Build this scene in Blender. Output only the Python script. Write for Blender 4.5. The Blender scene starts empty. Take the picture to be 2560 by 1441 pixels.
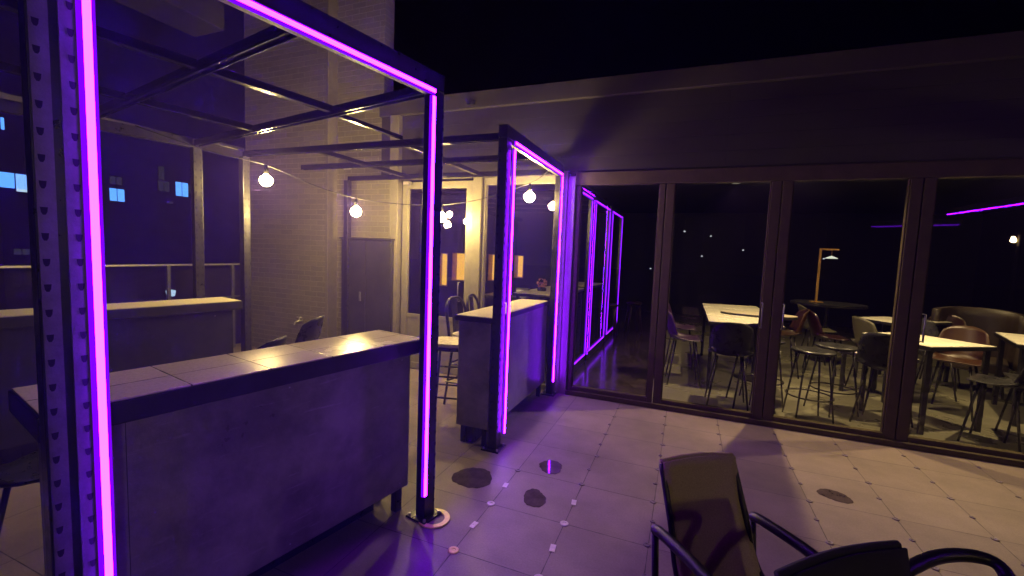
import bpy, bmesh, math, random
from mathutils import Vector, Matrix
random.seed(7)
sc = bpy.context.scene
C = bpy.data.collections.new('Place'); sc.collection.children.link(C)
PI = math.pi

# ------------------------------------------------------------------ materials
MATS = {}
def mat(name, col, rough=.6, metal=0., noise=.0, nscale=8., bump=0., bscale=60., spec=.5, rnoise=0., coat=0.):
    m = bpy.data.materials.new(name); m.use_nodes = True
    nt = m.node_tree; b = nt.nodes['Principled BSDF']
    b.inputs['Roughness'].default_value = rough; b.inputs['Metallic'].default_value = metal
    b.inputs['Specular IOR Level'].default_value = spec
    b.inputs['Coat Weight'].default_value = coat
    tc = nt.nodes.new('ShaderNodeTexCoord')
    n = nt.nodes.new('ShaderNodeTexNoise'); n.inputs['Scale'].default_value = nscale; n.inputs['Detail'].default_value = 8
    n.inputs['Roughness'].default_value = .65
    nt.links.new(tc.outputs['Object'], n.inputs['Vector'])
    mx = nt.nodes.new('ShaderNodeMix'); mx.data_type = 'RGBA'
    mx.inputs[6].default_value = (*[c*(1-noise) for c in col], 1); mx.inputs[7].default_value = (*[min(1, c*(1+noise)) for c in col], 1)
    mr = nt.nodes.new('ShaderNodeMapRange'); mr.inputs[1].default_value = .35; mr.inputs[2].default_value = .65
    nt.links.new(n.outputs['Fac'], mr.inputs[0]); nt.links.new(mr.outputs[0], mx.inputs[0])
    nt.links.new(mx.outputs[2], b.inputs['Base Color'])
    if rnoise:
        m2 = nt.nodes.new('ShaderNodeMapRange'); m2.inputs[1].default_value = .3; m2.inputs[2].default_value = .7
        m2.inputs[3].default_value = max(0, rough-rnoise); m2.inputs[4].default_value = min(1, rough+rnoise)
        nt.links.new(n.outputs['Fac'], m2.inputs[0]); nt.links.new(m2.outputs[0], b.inputs['Roughness'])
    if bump:
        n2 = nt.nodes.new('ShaderNodeTexNoise'); n2.inputs['Scale'].default_value = bscale; n2.inputs['Detail'].default_value = 4
        nt.links.new(tc.outputs['Object'], n2.inputs['Vector'])
        bp = nt.nodes.new('ShaderNodeBump'); bp.inputs['Strength'].default_value = bump; bp.inputs['Distance'].default_value = .01
        nt.links.new(n2.outputs['Fac'], bp.inputs['Height']); nt.links.new(bp.outputs[0], b.inputs['Normal'])
    MATS[name] = m
    return m

def emis(name, col, st):
    m = bpy.data.materials.new(name); m.use_nodes = True
    nt = m.node_tree; nt.nodes.clear()
    o = nt.nodes.new('ShaderNodeOutputMaterial'); e = nt.nodes.new('ShaderNodeEmission')
    e.inputs[0].default_value = (*col, 1); e.inputs[1].default_value = st
    nt.links.new(e.outputs[0], o.inputs[0])
    MATS[name] = m
    return m

def glass(name, tint=(1, 1, 1), extra=0.0, rough=0.0):
    m = bpy.data.materials.new(name); m.use_nodes = True
    nt = m.node_tree; nt.nodes.clear()
    o = nt.nodes.new('ShaderNodeOutputMaterial'); t = nt.nodes.new('ShaderNodeBsdfTransparent'); g = nt.nodes.new('ShaderNodeBsdfGlossy')
    t.inputs[0].default_value = (*tint, 1); g.inputs['Roughness'].default_value = rough
    f = nt.nodes.new('ShaderNodeFresnel'); f.inputs[0].default_value = 1.5
    a = nt.nodes.new('ShaderNodeMath'); a.operation = 'ADD'; a.inputs[1].default_value = extra
    nt.links.new(f.outputs[0], a.inputs[0])
    x = nt.nodes.new('ShaderNodeMixShader'); nt.links.new(a.outputs[0], x.inputs[0])
    nt.links.new(t.outputs[0], x.inputs[1]); nt.links.new(g.outputs[0], x.inputs[2]); nt.links.new(x.outputs[0], o.inputs[0])
    MATS[name] = m
    return m

def grid_mat(name, base, joint, sx, sy, ox, oy, jw, rough, axes='xy', var=.12, stain=.25, jdark=1.0, bump=.5, brick=False, spec=.5, nsc=1.3):
    """tiles laid on a grid of real joints: sx by sy metres, joint width jw"""
    m = bpy.data.materials.new(name); m.use_nodes = True
    nt = m.node_tree; b = nt.nodes['Principled BSDF']; L = nt.links.new
    def N(t, **k):
        n = nt.nodes.new(t)
        for q, v in k.items(): setattr(n, q, v)
        return n
    def M(op, a, c=None):
        n = N('ShaderNodeMath', operation=op)
        for i, v in enumerate((a, c)):
            if v is None: continue
            if isinstance(v, (int, float)): n.inputs[i].default_value = v
            else: L(v, n.inputs[i])
        return n.outputs[0]
    tc = N('ShaderNodeTexCoord'); sp = N('ShaderNodeSeparateXYZ'); L(tc.outputs['Object'], sp.inputs[0])
    idx = {'x': 0, 'y': 1, 'z': 2}
    U = M('DIVIDE', M('SUBTRACT', sp.outputs[idx[axes[0]]], ox), sx); V = M('DIVIDE', M('SUBTRACT', sp.outputs[idx[axes[1]]], oy), sy)
    iv = M('FLOOR', V)
    if brick: U = M('ADD', U, M('MULTIPLY', M('MODULO', iv, 2.0), .5))
    iu = M('FLOOR', U)
    fu = M('FRACT', U); fv = M('FRACT', V)
    du = M('MULTIPLY', M('MINIMUM', fu, M('SUBTRACT', 1.0, fu)), sx); dv = M('MULTIPLY', M('MINIMUM', fv, M('SUBTRACT', 1.0, fv)), sy)
    nz = N('ShaderNodeTexNoise'); nz.inputs['Scale'].default_value = 14; nz.inputs['Detail'].default_value = 5; L(tc.outputs['Object'], nz.inputs['Vector'])
    jwv = M('MULTIPLY', nz.outputs['Fac'], jw)
    d = M('MINIMUM', du, dv)
    j = N('ShaderNodeMapRange'); L(d, j.inputs[0]); L(M('MULTIPLY', jwv, .5), j.inputs[1]); L(M('MULTIPLY', jwv, 1.5), j.inputs[2])
    cx = N('ShaderNodeCombineXYZ'); L(iu, cx.inputs[0]); L(iv, cx.inputs[1])
    wn = N('ShaderNodeTexWhiteNoise'); L(cx.outputs[0], wn.inputs['Vector'])
    big = N('ShaderNodeTexNoise'); big.inputs['Scale'].default_value = nsc; big.inputs['Detail'].default_value = 9; big.inputs['Roughness'].default_value = .62; L(tc.outputs['Object'], big.inputs['Vector'])
    fine = N('ShaderNodeTexNoise'); fine.inputs['Scale'].default_value = 90; fine.inputs['Detail'].default_value = 4; L(tc.outputs['Object'], fine.inputs['Vector'])
    v = M('ADD', M('MULTIPLY', M('SUBTRACT', wn.outputs['Value'], .5), var*2), 1.0)
    s = M('ADD', M('MULTIPLY', M('SUBTRACT', big.outputs['Fac'], .5), stain*3), 1.0)
    s2 = M('ADD', M('MULTIPLY', M('SUBTRACT', fine.outputs['Fac'], .5), .45), 1.0)
    k = M('MULTIPLY', M('MULTIPLY', v, s), s2)
    cm = N('ShaderNodeVectorMath', operation='SCALE'); cm.inputs[0].default_value = base; L(k, cm.inputs['Scale'])
    mx = N('ShaderNodeMix', data_type='RGBA'); L(j.outputs[0], mx.inputs[0]); mx.inputs[6].default_value = (*joint, 1); L(cm.outputs[0], mx.inputs[7])
    L(mx.outputs[2], b.inputs['Base Color'])
    rr = N('ShaderNodeMapRange'); L(big.outputs['Fac'], rr.inputs[0]); rr.inputs[1].default_value = .3; rr.inputs[2].default_value = .7
    rr.inputs[3].default_value = rough+.12; rr.inputs[4].default_value = max(.03, rough-.14); L(rr.outputs[0], b.inputs['Roughness'])
    b.inputs['Specular IOR Level'].default_value = spec
    bp = N('ShaderNodeBump'); bp.inputs['Strength'].default_value = bump; bp.inputs['Distance'].default_value = .004
    L(M('ADD', j.outputs[0], M('MULTIPLY', fine.outputs['Fac'], .25)), bp.inputs['Height']); L(bp.outputs[0], b.inputs['Normal'])
    MATS[name] = m
    return m

black = mat('black_metal', (.016, .015, .018), .34, .2, .25, 20, .06, 140, rnoise=.1)
rail_m = mat('rail_metal', (.02, .019, .02), .2, .7, .2, 20, .03, 90, rnoise=.08)
flange = mat('flange_metal', (.13, .12, .12), .45, .3, .2, 14, .1, 90, rnoise=.1)
hole = mat('hole_dark', (.004, .004, .005), .9)
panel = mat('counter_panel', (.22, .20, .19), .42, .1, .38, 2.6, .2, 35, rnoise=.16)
def scuff(m):
    nt = m.node_tree; b = nt.nodes['Principled BSDF']; L = nt.links.new
    tc = nt.nodes.new('ShaderNodeTexCoord'); mp = nt.nodes.new('ShaderNodeMapping'); mp.inputs['Scale'].default_value = (4, 2.2, 26); mp.inputs['Rotation'].default_value = (.25, 0, 0)
    n = nt.nodes.new('ShaderNodeTexNoise'); n.inputs['Scale'].default_value = 1.6; n.inputs['Detail'].default_value = 6; n.inputs['Roughness'].default_value = .7
    L(tc.outputs['Object'], mp.inputs[0]); L(mp.outputs[0], n.inputs['Vector'])
    r = nt.nodes.new('ShaderNodeMapRange'); r.inputs[1].default_value = .60; r.inputs[2].default_value = .74; r.inputs[3].default_value = 0; r.inputs[4].default_value = .6; L(n.outputs['Fac'], r.inputs[0])
    src = b.inputs['Base Color'].links[0].from_socket
    x = nt.nodes.new('ShaderNodeMix'); x.data_type = 'RGBA'; L(r.outputs[0], x.inputs[0]); L(src, x.inputs[6]); x.inputs[7].default_value = (.42, .38, .40, 1); L(x.outputs[2], b.inputs['Base Color'])
scuff(panel)
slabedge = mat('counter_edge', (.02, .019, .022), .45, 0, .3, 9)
white_tile = grid_mat('counter_tile', (.66, .57, .42), (.10, .08, .06), .30, .30, .02, .01, .005, .2, var=.08, stain=.10, bump=.35)
ptable = grid_mat('table_tile', (.86, .83, .68), (.5, .48, .38), .10, .10, 0, 0, .003, .22, var=.03, stain=.05, bump=.2)
plain_top = mat('pale_top', (.62, .56, .43), .28, 0, .06, 5, .03)
floor_m = grid_mat('terrace_paver', (.20, .160, .130), (.045, .035, .033), .5, .5, -1.10, 2.04, .0042, .55, var=.08, stain=.42, bump=.4, spec=.3)
infloor = grid_mat('pale_floor', (.15, .145, .105), (.20, .19, .16), .6, .6, -.1, 5.1, .004, .33, var=.03, stain=.15, bump=.2)
darkfloor = mat('dark_floor', (.03, .022, .022), .16, 0, .4, 5, .05, 30, rnoise=.06)
brick = grid_mat('brick_tile', (.17, .155, .09), (.25, .23, .14), .24, .075, 0, 0, .007, .5, axes='xz', var=.1, stain=.16, bump=.9, brick=True, nsc=1.0)
plaster = mat('plaster', (.19, .165, .14), .75, 0, .16, 3, .15, 40)
siding = grid_mat('siding', (.020, .017, .0045), (.013, .011, .003), 2.4, .16, .3, 3.42, .006, .6, axes='xz', var=.03, stain=.14, bump=.4)
framep = mat('door_frame_paint', (.17, .155, .115), .42, .1, .1, 9, .05)
framed = mat('dark_frame_paint', (.048, .037, .017), .6, .0, .2, 6, .08, spec=.2)
pane_m = glass('door_glass', (.93, .95, .93), .03)
railglass = glass('rail_glass', (.9, .92, .95), .0)
grey_metal = mat('grey_metal', (.16, .16, .17), .4, .6, .15, 12)
gal = mat('pale_metal', (.40, .39, .38), .35, .6, .15, 20)
cabm = mat('cabinet_paint', (.04, .038, .034), .38, .35, .2, 3, .05, rnoise=.08)
blackpl = mat('black_plastic', (.02, .02, .022), .3, 0, .2, 15, rnoise=.07)
darkwall = mat('dark_wall', (.012, .012, .013), .8, 0, .3, 2)
seatw = mat('pale_seat', (.52, .46, .42), .5, 0, .25, 25, .1)
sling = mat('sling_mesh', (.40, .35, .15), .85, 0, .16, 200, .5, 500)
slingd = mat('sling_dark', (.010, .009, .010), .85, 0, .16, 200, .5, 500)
chairm = mat('chair_frame', (.012, .011, .012), .4, .3, .2, 20)
orange = mat('orange_plastic', (.028, .009, .002), .4, 0, .15, 8)
brown = mat('tan_leather', (.028, .018, .008), .5, 0, .25, 6, .2, 30)
violet = mat('violet_plastic', (.03, .01, .05), .35, 0, .15, 8)
redp = mat('red_plastic', (.015, .003, .004), .3, 0, .15, 8)
creamp = mat('cream_plastic', (.06, .055, .03), .5, 0, .12, 8)
brass = mat('brass', (.75, .45, .12), .35, .7, .12, 12)
cable = mat('cable_black', (.02, .02, .02), .6)
concrete = mat('concrete', (.05, .045, .05), .8, 0, .2, 2, .2, 40)
roofing = mat('dark_ground', (.02, .02, .022), .9, 0, .4, .2)
bld = mat('building_render', (.035, .034, .045), .85, 0, .25, .5)
capm = mat('paver_cap_plastic', (.16, .13, .13), .4, 0, .2, 30)
capl = mat('paver_cap_pale', (.55, .50, .42), .4, 0, .15, 30)
capy = mat('yellow_ring_lit_cap', (.9, .78, .22), .4, 0, .12, 30)  # strong yellow puts warm light into the nearest cap's colour; also the ring's colour
wood = mat('warm_wood', (.4, .2, .08), .5, 0, .3, 6)
wet = mat('wet_patch', (.075, .058, .052), .05, 0, .3, 9, .02, 12)
ledc = emis('led_core', (.19, .0027, 1.0), 112.0)
ledh = emis('led_sleeve_halo', (.20, .0, 1.0), 1.1)  # wide blue-violet glow on the sleeve stands in for the strip's halo
leddim = emis('led_dim', (.16, .0, 1.0), .8)
leddc = emis('led_dim_core', (.22, .008, 1.0), 4.5)
bulbm = emis('bulb_glow', (1, .70, .27), 680)
coolwin = emis('window_light_cool', (.08, .27, 1.0), 1.7)
palewin = emis('window_light_pale', (.35, .5, .8), 1.3)
postbulb = emis('post_bulb_glow', (1, .74, .30), 620)
dimwin = emis('window_light_dim', (.35, .35, .42), .05)
speck = emis('city_light_glow', (.85, .9, 1.0), .6)
lampw = emis('lamp_shade_glow', (.9, .95, .75), .9)
screenw = emis('sign_light', (.95, .62, .28), .9)

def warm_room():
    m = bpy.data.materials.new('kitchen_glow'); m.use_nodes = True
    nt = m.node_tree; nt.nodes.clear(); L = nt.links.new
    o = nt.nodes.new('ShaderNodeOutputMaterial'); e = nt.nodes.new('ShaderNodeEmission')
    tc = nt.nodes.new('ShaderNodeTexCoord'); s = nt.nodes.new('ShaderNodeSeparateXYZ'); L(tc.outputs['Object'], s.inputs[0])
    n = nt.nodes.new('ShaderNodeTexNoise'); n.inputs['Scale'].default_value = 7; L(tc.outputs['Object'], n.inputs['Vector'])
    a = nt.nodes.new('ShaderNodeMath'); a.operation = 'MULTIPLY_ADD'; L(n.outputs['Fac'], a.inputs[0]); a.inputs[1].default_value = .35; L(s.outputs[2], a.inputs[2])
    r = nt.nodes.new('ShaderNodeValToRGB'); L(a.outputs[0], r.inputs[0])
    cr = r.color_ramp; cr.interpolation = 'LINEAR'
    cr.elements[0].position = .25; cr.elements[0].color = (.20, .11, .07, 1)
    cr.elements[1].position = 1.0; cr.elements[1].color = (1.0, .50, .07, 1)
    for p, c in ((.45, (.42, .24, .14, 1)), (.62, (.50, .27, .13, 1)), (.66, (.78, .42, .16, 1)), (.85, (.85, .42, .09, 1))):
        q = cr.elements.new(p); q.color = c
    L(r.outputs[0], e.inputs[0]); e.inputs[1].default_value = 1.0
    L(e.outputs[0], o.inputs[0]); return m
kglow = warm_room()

# ------------------------------------------------------------------ mesh builder
class MB:
    def __init__(s): s.v = []; s.f = []; s.mi = []; s.cur = 0
    def add(s, vs, fs):
        o = len(s.v); s.v += [tuple(v) for v in vs]; s.f += [tuple(i+o for i in f) for f in fs]; s.mi += [s.cur]*len(fs); return s
    def box(s, x0, x1, y0, y1, z0, z1, M=None):
        vs = [Vector((x, y, z)) for x in (x0, x1) for y in (y0, y1) for z in (z0, z1)]
        if M: vs = [M @ v for v in vs]
        return s.add(vs, [(0, 1, 3, 2), (4, 6, 7, 5), (0, 4, 5, 1), (2, 3, 7, 6), (0, 2, 6, 4), (1, 5, 7, 3)])
    def cyl(s, p, q, r, r2=None, n=12, cap=True):
        p, q = Vector(p), Vector(q); r2 = r if r2 is None else r2
        d = (q-p).normalized(); a = d.orthogonal().normalized(); b = d.cross(a)
        vs = [p+(a*math.cos(2*PI*i/n)+b*math.sin(2*PI*i/n))*r for i in range(n)]+[q+(a*math.cos(2*PI*i/n)+b*math.sin(2*PI*i/n))*r2 for i in range(n)]
        fs = [(i, (i+1) % n, n+(i+1) % n, n+i) for i in range(n)]
        if cap: fs += [tuple(range(n))[::-1], tuple(range(n, 2*n))]
        return s.add(vs, fs)
    def tube(s, pts, r, n=8, closed=False):
        pts = [Vector(p) for p in pts]; k = len(pts); vs = []; ref = None
        for i, p in enumerate(pts):
            a = pts[i-1] if (i > 0 or closed) else p; c = pts[(i+1) % k] if (i < k-1 or closed) else p
            d = (c-a).normalized()
            if ref is None: ref = d.orthogonal().normalized()
            u = (ref-d*ref.dot(d)).normalized(); ref = u; w = d.cross(u)
            rr = r[i] if isinstance(r, (list, tuple)) else r
            vs += [p+(u*math.cos(2*PI*j/n)+w*math.sin(2*PI*j/n))*rr for j in range(n)]
        fs = []
        for i in range(k if closed else k-1):
            for j in range(n):
                fs.append((i*n+j, i*n+(j+1) % n, ((i+1) % k)*n+(j+1) % n, ((i+1) % k)*n+j))
        if not closed: fs += [tuple(range(n))[::-1], tuple(range((k-1)*n, k*n))]
        return s.add(vs, fs)
    def lathe(s, prof, c=(0, 0, 0), n=24):
        c = Vector(c); vs = []; k = len(prof)
        for r, z in prof: vs += [c+Vector((r*math.cos(2*PI*j/n), r*math.sin(2*PI*j/n), z)) for j in range(n)]
        fs = [(i*n+j, i*n+(j+1) % n, (i+1)*n+(j+1) % n, (i+1)*n+j) for i in range(k-1) for j in range(n)]
        fs += [tuple(range(n))[::-1], tuple(range((k-1)*n, k*n))]
        return s.add(vs, fs)
    def prism(s, poly, z0, z1):
        n = len(poly); vs = [(x, y, z0) for x, y in poly]+[(x, y, z1) for x, y in poly]
        return s.add(vs, [tuple(range(n))[::-1], tuple(range(n, 2*n))]+[(i, (i+1) % n, n+(i+1) % n, n+i) for i in range(n)])
    def grid(s, fn, nu, nv):
        vs = [fn(i/nu, j/nv) for j in range(nv+1) for i in range(nu+1)]
        return s.add(vs, [(j*(nu+1)+i, j*(nu+1)+i+1, (j+1)*(nu+1)+i+1, (j+1)*(nu+1)+i) for j in range(nv) for i in range(nu)])
    def build(s, name, m, parent=None, bevel=0, smooth=False, loc=None, thick=0, sub=0):
        me = bpy.data.meshes.new(name); me.from_pydata(s.v, [], s.f)
        ms = m if isinstance(m, (list, tuple)) else [m]
        for x in ms: me.materials.append(x)
        for p, i in zip(me.polygons, s.mi): p.material_index = min(i, len(ms)-1)
        bm = bmesh.new(); bm.from_mesh(me); bmesh.ops.recalc_face_normals(bm, faces=bm.faces[:]); bm.to_mesh(me); bm.free()
        if smooth:
            for p in me.polygons: p.use_smooth = True
        o = bpy.data.objects.new(name, me); C.objects.link(o)
        if parent: o.parent = parent
        if loc: o.location = loc
        if thick:
            q = o.modifiers.new('t', 'SOLIDIFY'); q.thickness = thick; q.offset = 0
        if sub:
            q = o.modifiers.new('s', 'SUBSURF'); q.levels = sub; q.render_levels = sub
        if bevel:
            q = o.modifiers.new('b', 'BEVEL'); q.width = bevel; q.segments = 2; q.limit_method = 'ANGLE'
        return o

def tag(o, label=None, cat=None, group=None, kind=None):
    if label: o['label'] = label
    if cat: o['category'] = cat
    if group: o['group'] = group
    if kind: o['kind'] = kind
    return o
def thing(name, label, cat, loc=(0, 0, 0), rz=0, group=None):
    o = bpy.data.objects.new(name, None); C.objects.link(o); o.location = loc; o.rotation_euler = (0, 0, rz); o.empty_display_size = .2
    return tag(o, label, cat, group)
def dup(root, loc, rz, label, group=None, scale=None, mats=None):
    r = root.copy(); C.objects.link(r); r.location = loc; r.rotation_euler = (0, 0, rz); r['label'] = label
    if group: r['group'] = group
    if scale: r.scale = scale
    for ch in list(root.children):
        c = ch.copy(); C.objects.link(c); c.parent = r
        if mats and ch.name.split('.')[0] in mats:
            c.data = ch.data.copy(); c.data.materials[0] = mats[ch.name.split('.')[0]]
        for g in ch.children:
            d = g.copy(); C.objects.link(d); d.parent = c
    return r

# ------------------------------------------------------------------ setting
G = 5.02
MB().box(-6.75, 6.5, -7, G+.04, -.3, 0).build('terrace_floor', floor_m)['kind'] = 'structure'
MB().box(-.32, 6.5, G+.041, 14, -.3, .0).build('interior_floor', infloor)['kind'] = 'structure'
MB().box(-6.7, -.321, G+.041, 14, -.3, -.002).build('corridor_floor', darkfloor)['kind'] = 'structure'
MB().box(-900, 900, -900, 900, -26, -25).build('ground', roofing)['kind'] = 'structure'
tag(MB().box(-6.7, 6.5, 14, 14.2, 0, 3.0).build('wall', darkwall), 'black wall at the far end of the dark interior', 'wall')
tag(MB().box(6.5, 6.7, G+.1, 14.2, 0, 3.0).build('wall', darkwall), 'black side wall at the right of the interior dining room', 'wall')
tag(MB().box(-6.7, 6.5, G+.12, 14.2, 3.02, 3.2).build('ceiling', darkwall), kind='structure')

# upper wall over the glass front
fascm = mat('fascia_paint', (.030, .026, .007), .75, 0, .22, 1.2, .15, 40)
u = thing('pavilion_wall', 'dark siding wall above the folding glass doors', 'wall', (0, G, 0))
MB().box(-4.0, 6.5, 0, .2, 2.60, 3.42).build('siding', siding, u)
MB().box(-4.0, 6.5, -.06, .2, 3.421, 3.62).build('fascia', fascm, u, bevel=.006)
MB().box(-2.66, -2.56, -.09, -.061, 3.46, 3.50).build('vent', black, u)
MB().box(-4.0, 6.5, .2, .22, 3.62, 3.64).build('parapet_flashing', framed, u)

# brick tower wall on the left
t = thing('brick_wall', 'pale brick wall lit yellow behind the far booth', 'wall', (0, 4.9, 0))
MB().box(-6.5, -4.84, 0, .4, 0, 7.5).build('brickwork', brick, t)
MB().box(-4.86, -4.815, -.02, .16, 0, 7.5).build('corner_trim', framep, t, bevel=.004)
t2 = thing('brick_wall', 'brick wall section behind the dark upright cabinet', 'wall', (0, 5.06, 0))
MB().box(-4.82, -3.78, 0, .2, 0, 3.42).build('brickwork', brick, t2)
MB().box(-4.82, -4.002, 0, .2, 3.421, 7.5).build('upper_brickwork', brick, t2)
tag(MB().box(-3.80, -3.66, -.06, .2, 0, 3.42).build('pilaster', framep, None, .006, loc=(0, 5.0, 0)), 'smooth pale pilaster between brick wall and glazed doors', 'pillar')

# ------------------------------------------------------------------ glazed doors
def leaf(parent_name, label, x0, x1, z0, z1, fm, fw, group, head=.0, deep=.07, low=.1, lowpanel=None, handle=None):
    r = thing(parent_name, label, 'glass door', ((x0+x1)/2, G, 0), 0, group)
    w = (x1-x0)/2
    f = MB()
    f.box(-w, -w+fw, 0, deep, 0.012, z1); f.box(w-fw, w, 0, deep, 0.012, z1)
    f.box(-w+fw, w-fw, 0.001, deep-.001, z1-.09, z1); f.box(-w+fw, w-fw, 0.001, deep-.001, 0.012, low)
    # glazing beads
    for sx in (-1, 1):
        xx = sx*(w-fw); f.box(min(xx, xx-sx*.012), max(xx, xx-sx*.012), .012, .055, low, z1-.09)
    f.build('door_frame', fm, r, bevel=.004)
    zz = low
    if lowpanel:
        MB().box(-w+fw, w-fw, .02, .045, low, lowpanel).build('kick_panel', fm, r)
        MB().box(-w+fw, w-fw, .008, .06, lowpanel, lowpanel+.05).build('middle_rail', fm, r, bevel=.003)
        zz = lowpanel+.05
    MB().add([(-w+fw, .03, zz), (w-fw, .03, zz), (w-fw, .03, z1-.09), (-w+fw, .03, z1-.09)], [(0, 1, 2, 3)]).build('pane', pane_m, r)
    if handle is not None:
        h = MB(); h.tube([(handle, 0, 1.0), (handle, -.05, 1.0), (handle, -.05, 1.25), (handle, 0, 1.25)], .008); h.build('handle', grey_metal, r, smooth=True)
    return r
zt = 2.55
leaf('folding_door', 'glass door in front of the corridor with three purple light frames', -1.24, -.265, 0, zt, framed, .055, None)
leaf('folding_door', 'glass door showing the square tiled white table inside', -.255, .815, 0, zt, framed, .085, None, handle=.45)
leaf('folding_door', 'glass door showing the brass lamp and round black stool inside', .825, 1.905, 0, zt, framed, .085, None, handle=-.45)
leaf('folding_door', 'rightmost glass door showing orange chair and long white table inside', 1.915, 3.0, 0, zt, framed, .085, None, handle=-.45)
leaf('folding_door', 'glass door past the right edge of the glass front', 3.01, 4.09, 0, zt, framed, .085, None)
leaf('folding_door', 'outermost glass door beyond the right end of the glass front', 4.10, 5.2, 0, zt, framed, .085, None)
leaf('glass_door', 'pale framed door with kick panel beside the pilaster', -3.64, -2.57, 0, zt, framep, .09, None, lowpanel=.72, handle=.38)
leaf('glass_door', 'pale framed glass door behind the far counter', -2.43, -1.39, 0, zt+.03, framep, .035, None, low=.06)
f = MB(); f.box(-3.655, -1.36, -.03, .08, zt+.035, 2.60); f.box(-2.56, -2.44, -.03, .06, .012, zt+.034)
fo = f.build('door_surround', framep, None, .005, loc=(0, G, 0)); tag(fo, 'pale frame around the two light glazed doors', 'door frame')
cp = thing('corner_post', 'pale square post between light doors and dark folding doors', 'pillar', (-1.33, G, 0))
MB().box(-.055, .0, -.05, .08, 0, 2.62).build('casing', framep, cp, .005)
MB().box(.0, .085, -.03, .08, 0, 2.56).build('jamb', framep, cp, .004)
s = MB(); s.box(-1.245, 5.2, -.035, -.002, 2.46, 2.60); s.box(-1.245, 5.2, -.05, -.002, 0.004, .055); s.box(-1.245, 5.2, -.02, .1, 2.555, 2.599)
tag(s.build('door_track', framed, None, .004, loc=(0, G, 0)), 'dark head and threshold track of the folding glass doors', 'door track')

# ------------------------------------------------------------------ LED strip + booth frames
def led(root, x, y0, y1, z0, z1, dim=False, w=.016):
    """strip between two points of the frame face; either vertical (y0==y1) or level"""
    a = MB(); b = MB(); e = w*1.3; c = w*.56
    if abs(y1-y0) < 1e-6:
        a.box(x, x+w*.9, y0-e, y0+e, z0, z1); b.box(x+w*.9+.001, x+w*.9+.007, y0-c, y0+c, z0+.004, z1-.004)
    else:
        a.box(x, x+w*.9, y0, y1, z0-e, z0+e); b.box(x+w*.9+.001, x+w*.9+.007, y0+.004, y1-.004, z0-c, z0+c)
    s = a.build('led_strip', leddim if dim else ledh, root, bevel=.004)
    b.build('light_core', leddc if dim else ledc, s)
    return s

def slotted_post(root, y0, y1, z1, x0=-.075, x1=.0, holes=('x',), hx=None, name='post', fl=None):
    m = MB(); m.box(x0, x1, y0, y1, .012, z1)
    m.cur = 0
    o = m.build(name, black, root, bevel=.005)
    b = MB(); b.box(x0-.05, x1+.035, y0-.035, y1+.035, 0.0, .012); b.build('base_plate', black, root, bevel=.003)
    for sx in (x0-.03, x1+.018):
        for sy in (y0-.018, y1+.018): MB().cyl((sx, sy, .012), (sx, sy, .026), .009, n=6).build('bolt', gal, root)
    return o
def slots(post, face, c, a0, a1, step=.073, k=.72):
    """row of keyhole slots punched in a post face: added to the post's own mesh with a dark hole material"""
    me = post.data
    if len(me.materials) < 2: me.materials.append(hole)
    bm = bmesh.new(); bm.from_mesh(me); z = a0; cx, cy = c
    while z < a1:
        pts = [(-.011, .014), (.011, .014), (.009, -.006), (.004, -.016), (-.004, -.016), (-.009, -.006)]
        if face == 'x': vs = [bm.verts.new((cx, cy+p*k, z+q*k)) for p, q in pts]
        else: vs = [bm.verts.new((cx+p*k, cy, z+q*k)) for p, q in pts][::-1]
        fc = bm.faces.new(vs); fc.material_index = 1
        z += step
    bm.to_mesh(me); bm.free()

A1 = .1986
b1 = thing('booth_frame', 'nearest black booth frame with the largest purple light outline', 'booth frame', (-1.39, 2.21, 0), -A1)
H = 2.67
p2 = slotted_post(b1, -.015, .075, H-.1); slots(p2, 'y', (-.03, -.0165), .2, 2.5)
slots(p2, 'x', (.0012, .065), .1, 2.5)
# doubled slotted upright on the near side
p1 = slotted_post(b1, -1.592, -1.488, H-.1, x0=-.075, x1=.0)
for ya, yb, yc in ((-1.587, -1.548, -1.574), (-1.528, -1.492, -1.504)):
    slots(MB().box(.001, .007, ya, yb, .1, H-.1).build('flange', flange, p1), 'x', (.0082, yc), .2, 2.56)
MB().box(-.075, 0, -1.592, .075, H-.099, H).build('top_beam', black, b1, bevel=.004)
led(b1, .0, -1.47, -1.47, .11, 2.54); led(b1, .0, -.028, -.028, .17, 2.525); led(b1, .0, -1.47, -.016, 2.552, 2.552)
MB().box(-.055, -.02, -1.46, -.02, 2.545, 2.571).build('diffuser_bar', flange, b1)
# rear posts and roof grid
for (yy, xx) in ((.04, -3.14), (-1.58, -3.14)):
    pp = slotted_post(b1, yy-.04, yy+.04, H-.1, x0=xx-.07, x1=xx); slots(pp, 'x', (xx+.0012, yy-.022), .3, 2.5); slots(pp, 'x', (xx+.0012, yy+.022), .3, 2.5)
def rail(root, p, q, w=.05, h=.045, lip=True):
    p, q = Vector(p), Vector(q); d = q-p; L = d.length; ang = math.atan2(d.y, d.x)
    M = Matrix.Translation(p) @ Matrix.Rotation(ang, 4, 'Z')
    m = MB(); m.box(0, L, -w/2, w/2, -h/2, h/2, M)
    if lip:
        m.box(0, L, -w/2, -w/2+.008, -h/2-.012, -h/2-.0005, M); m.box(0, L, w/2-.008, w/2, -h/2-.012, -h/2-.0005, M)
    return m.build('roof_rail', rail_m, root, bevel=.002)
zr = 2.60
rail(b1, (-.075, .03, zr), (-3.14, .03, zr)); rail(b1, (-.075, -.78, zr), (-3.14, -.78, zr)); rail(b1, (-.075, -1.58, zr), (-3.14, -1.58, zr))
for xx in (-.98, -2.05): rail(b1, (xx, -1.55, zr), (xx, -.81, zr), lip=False); rail(b1, (xx, -.75, zr), (xx, .0, zr), lip=False)
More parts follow.
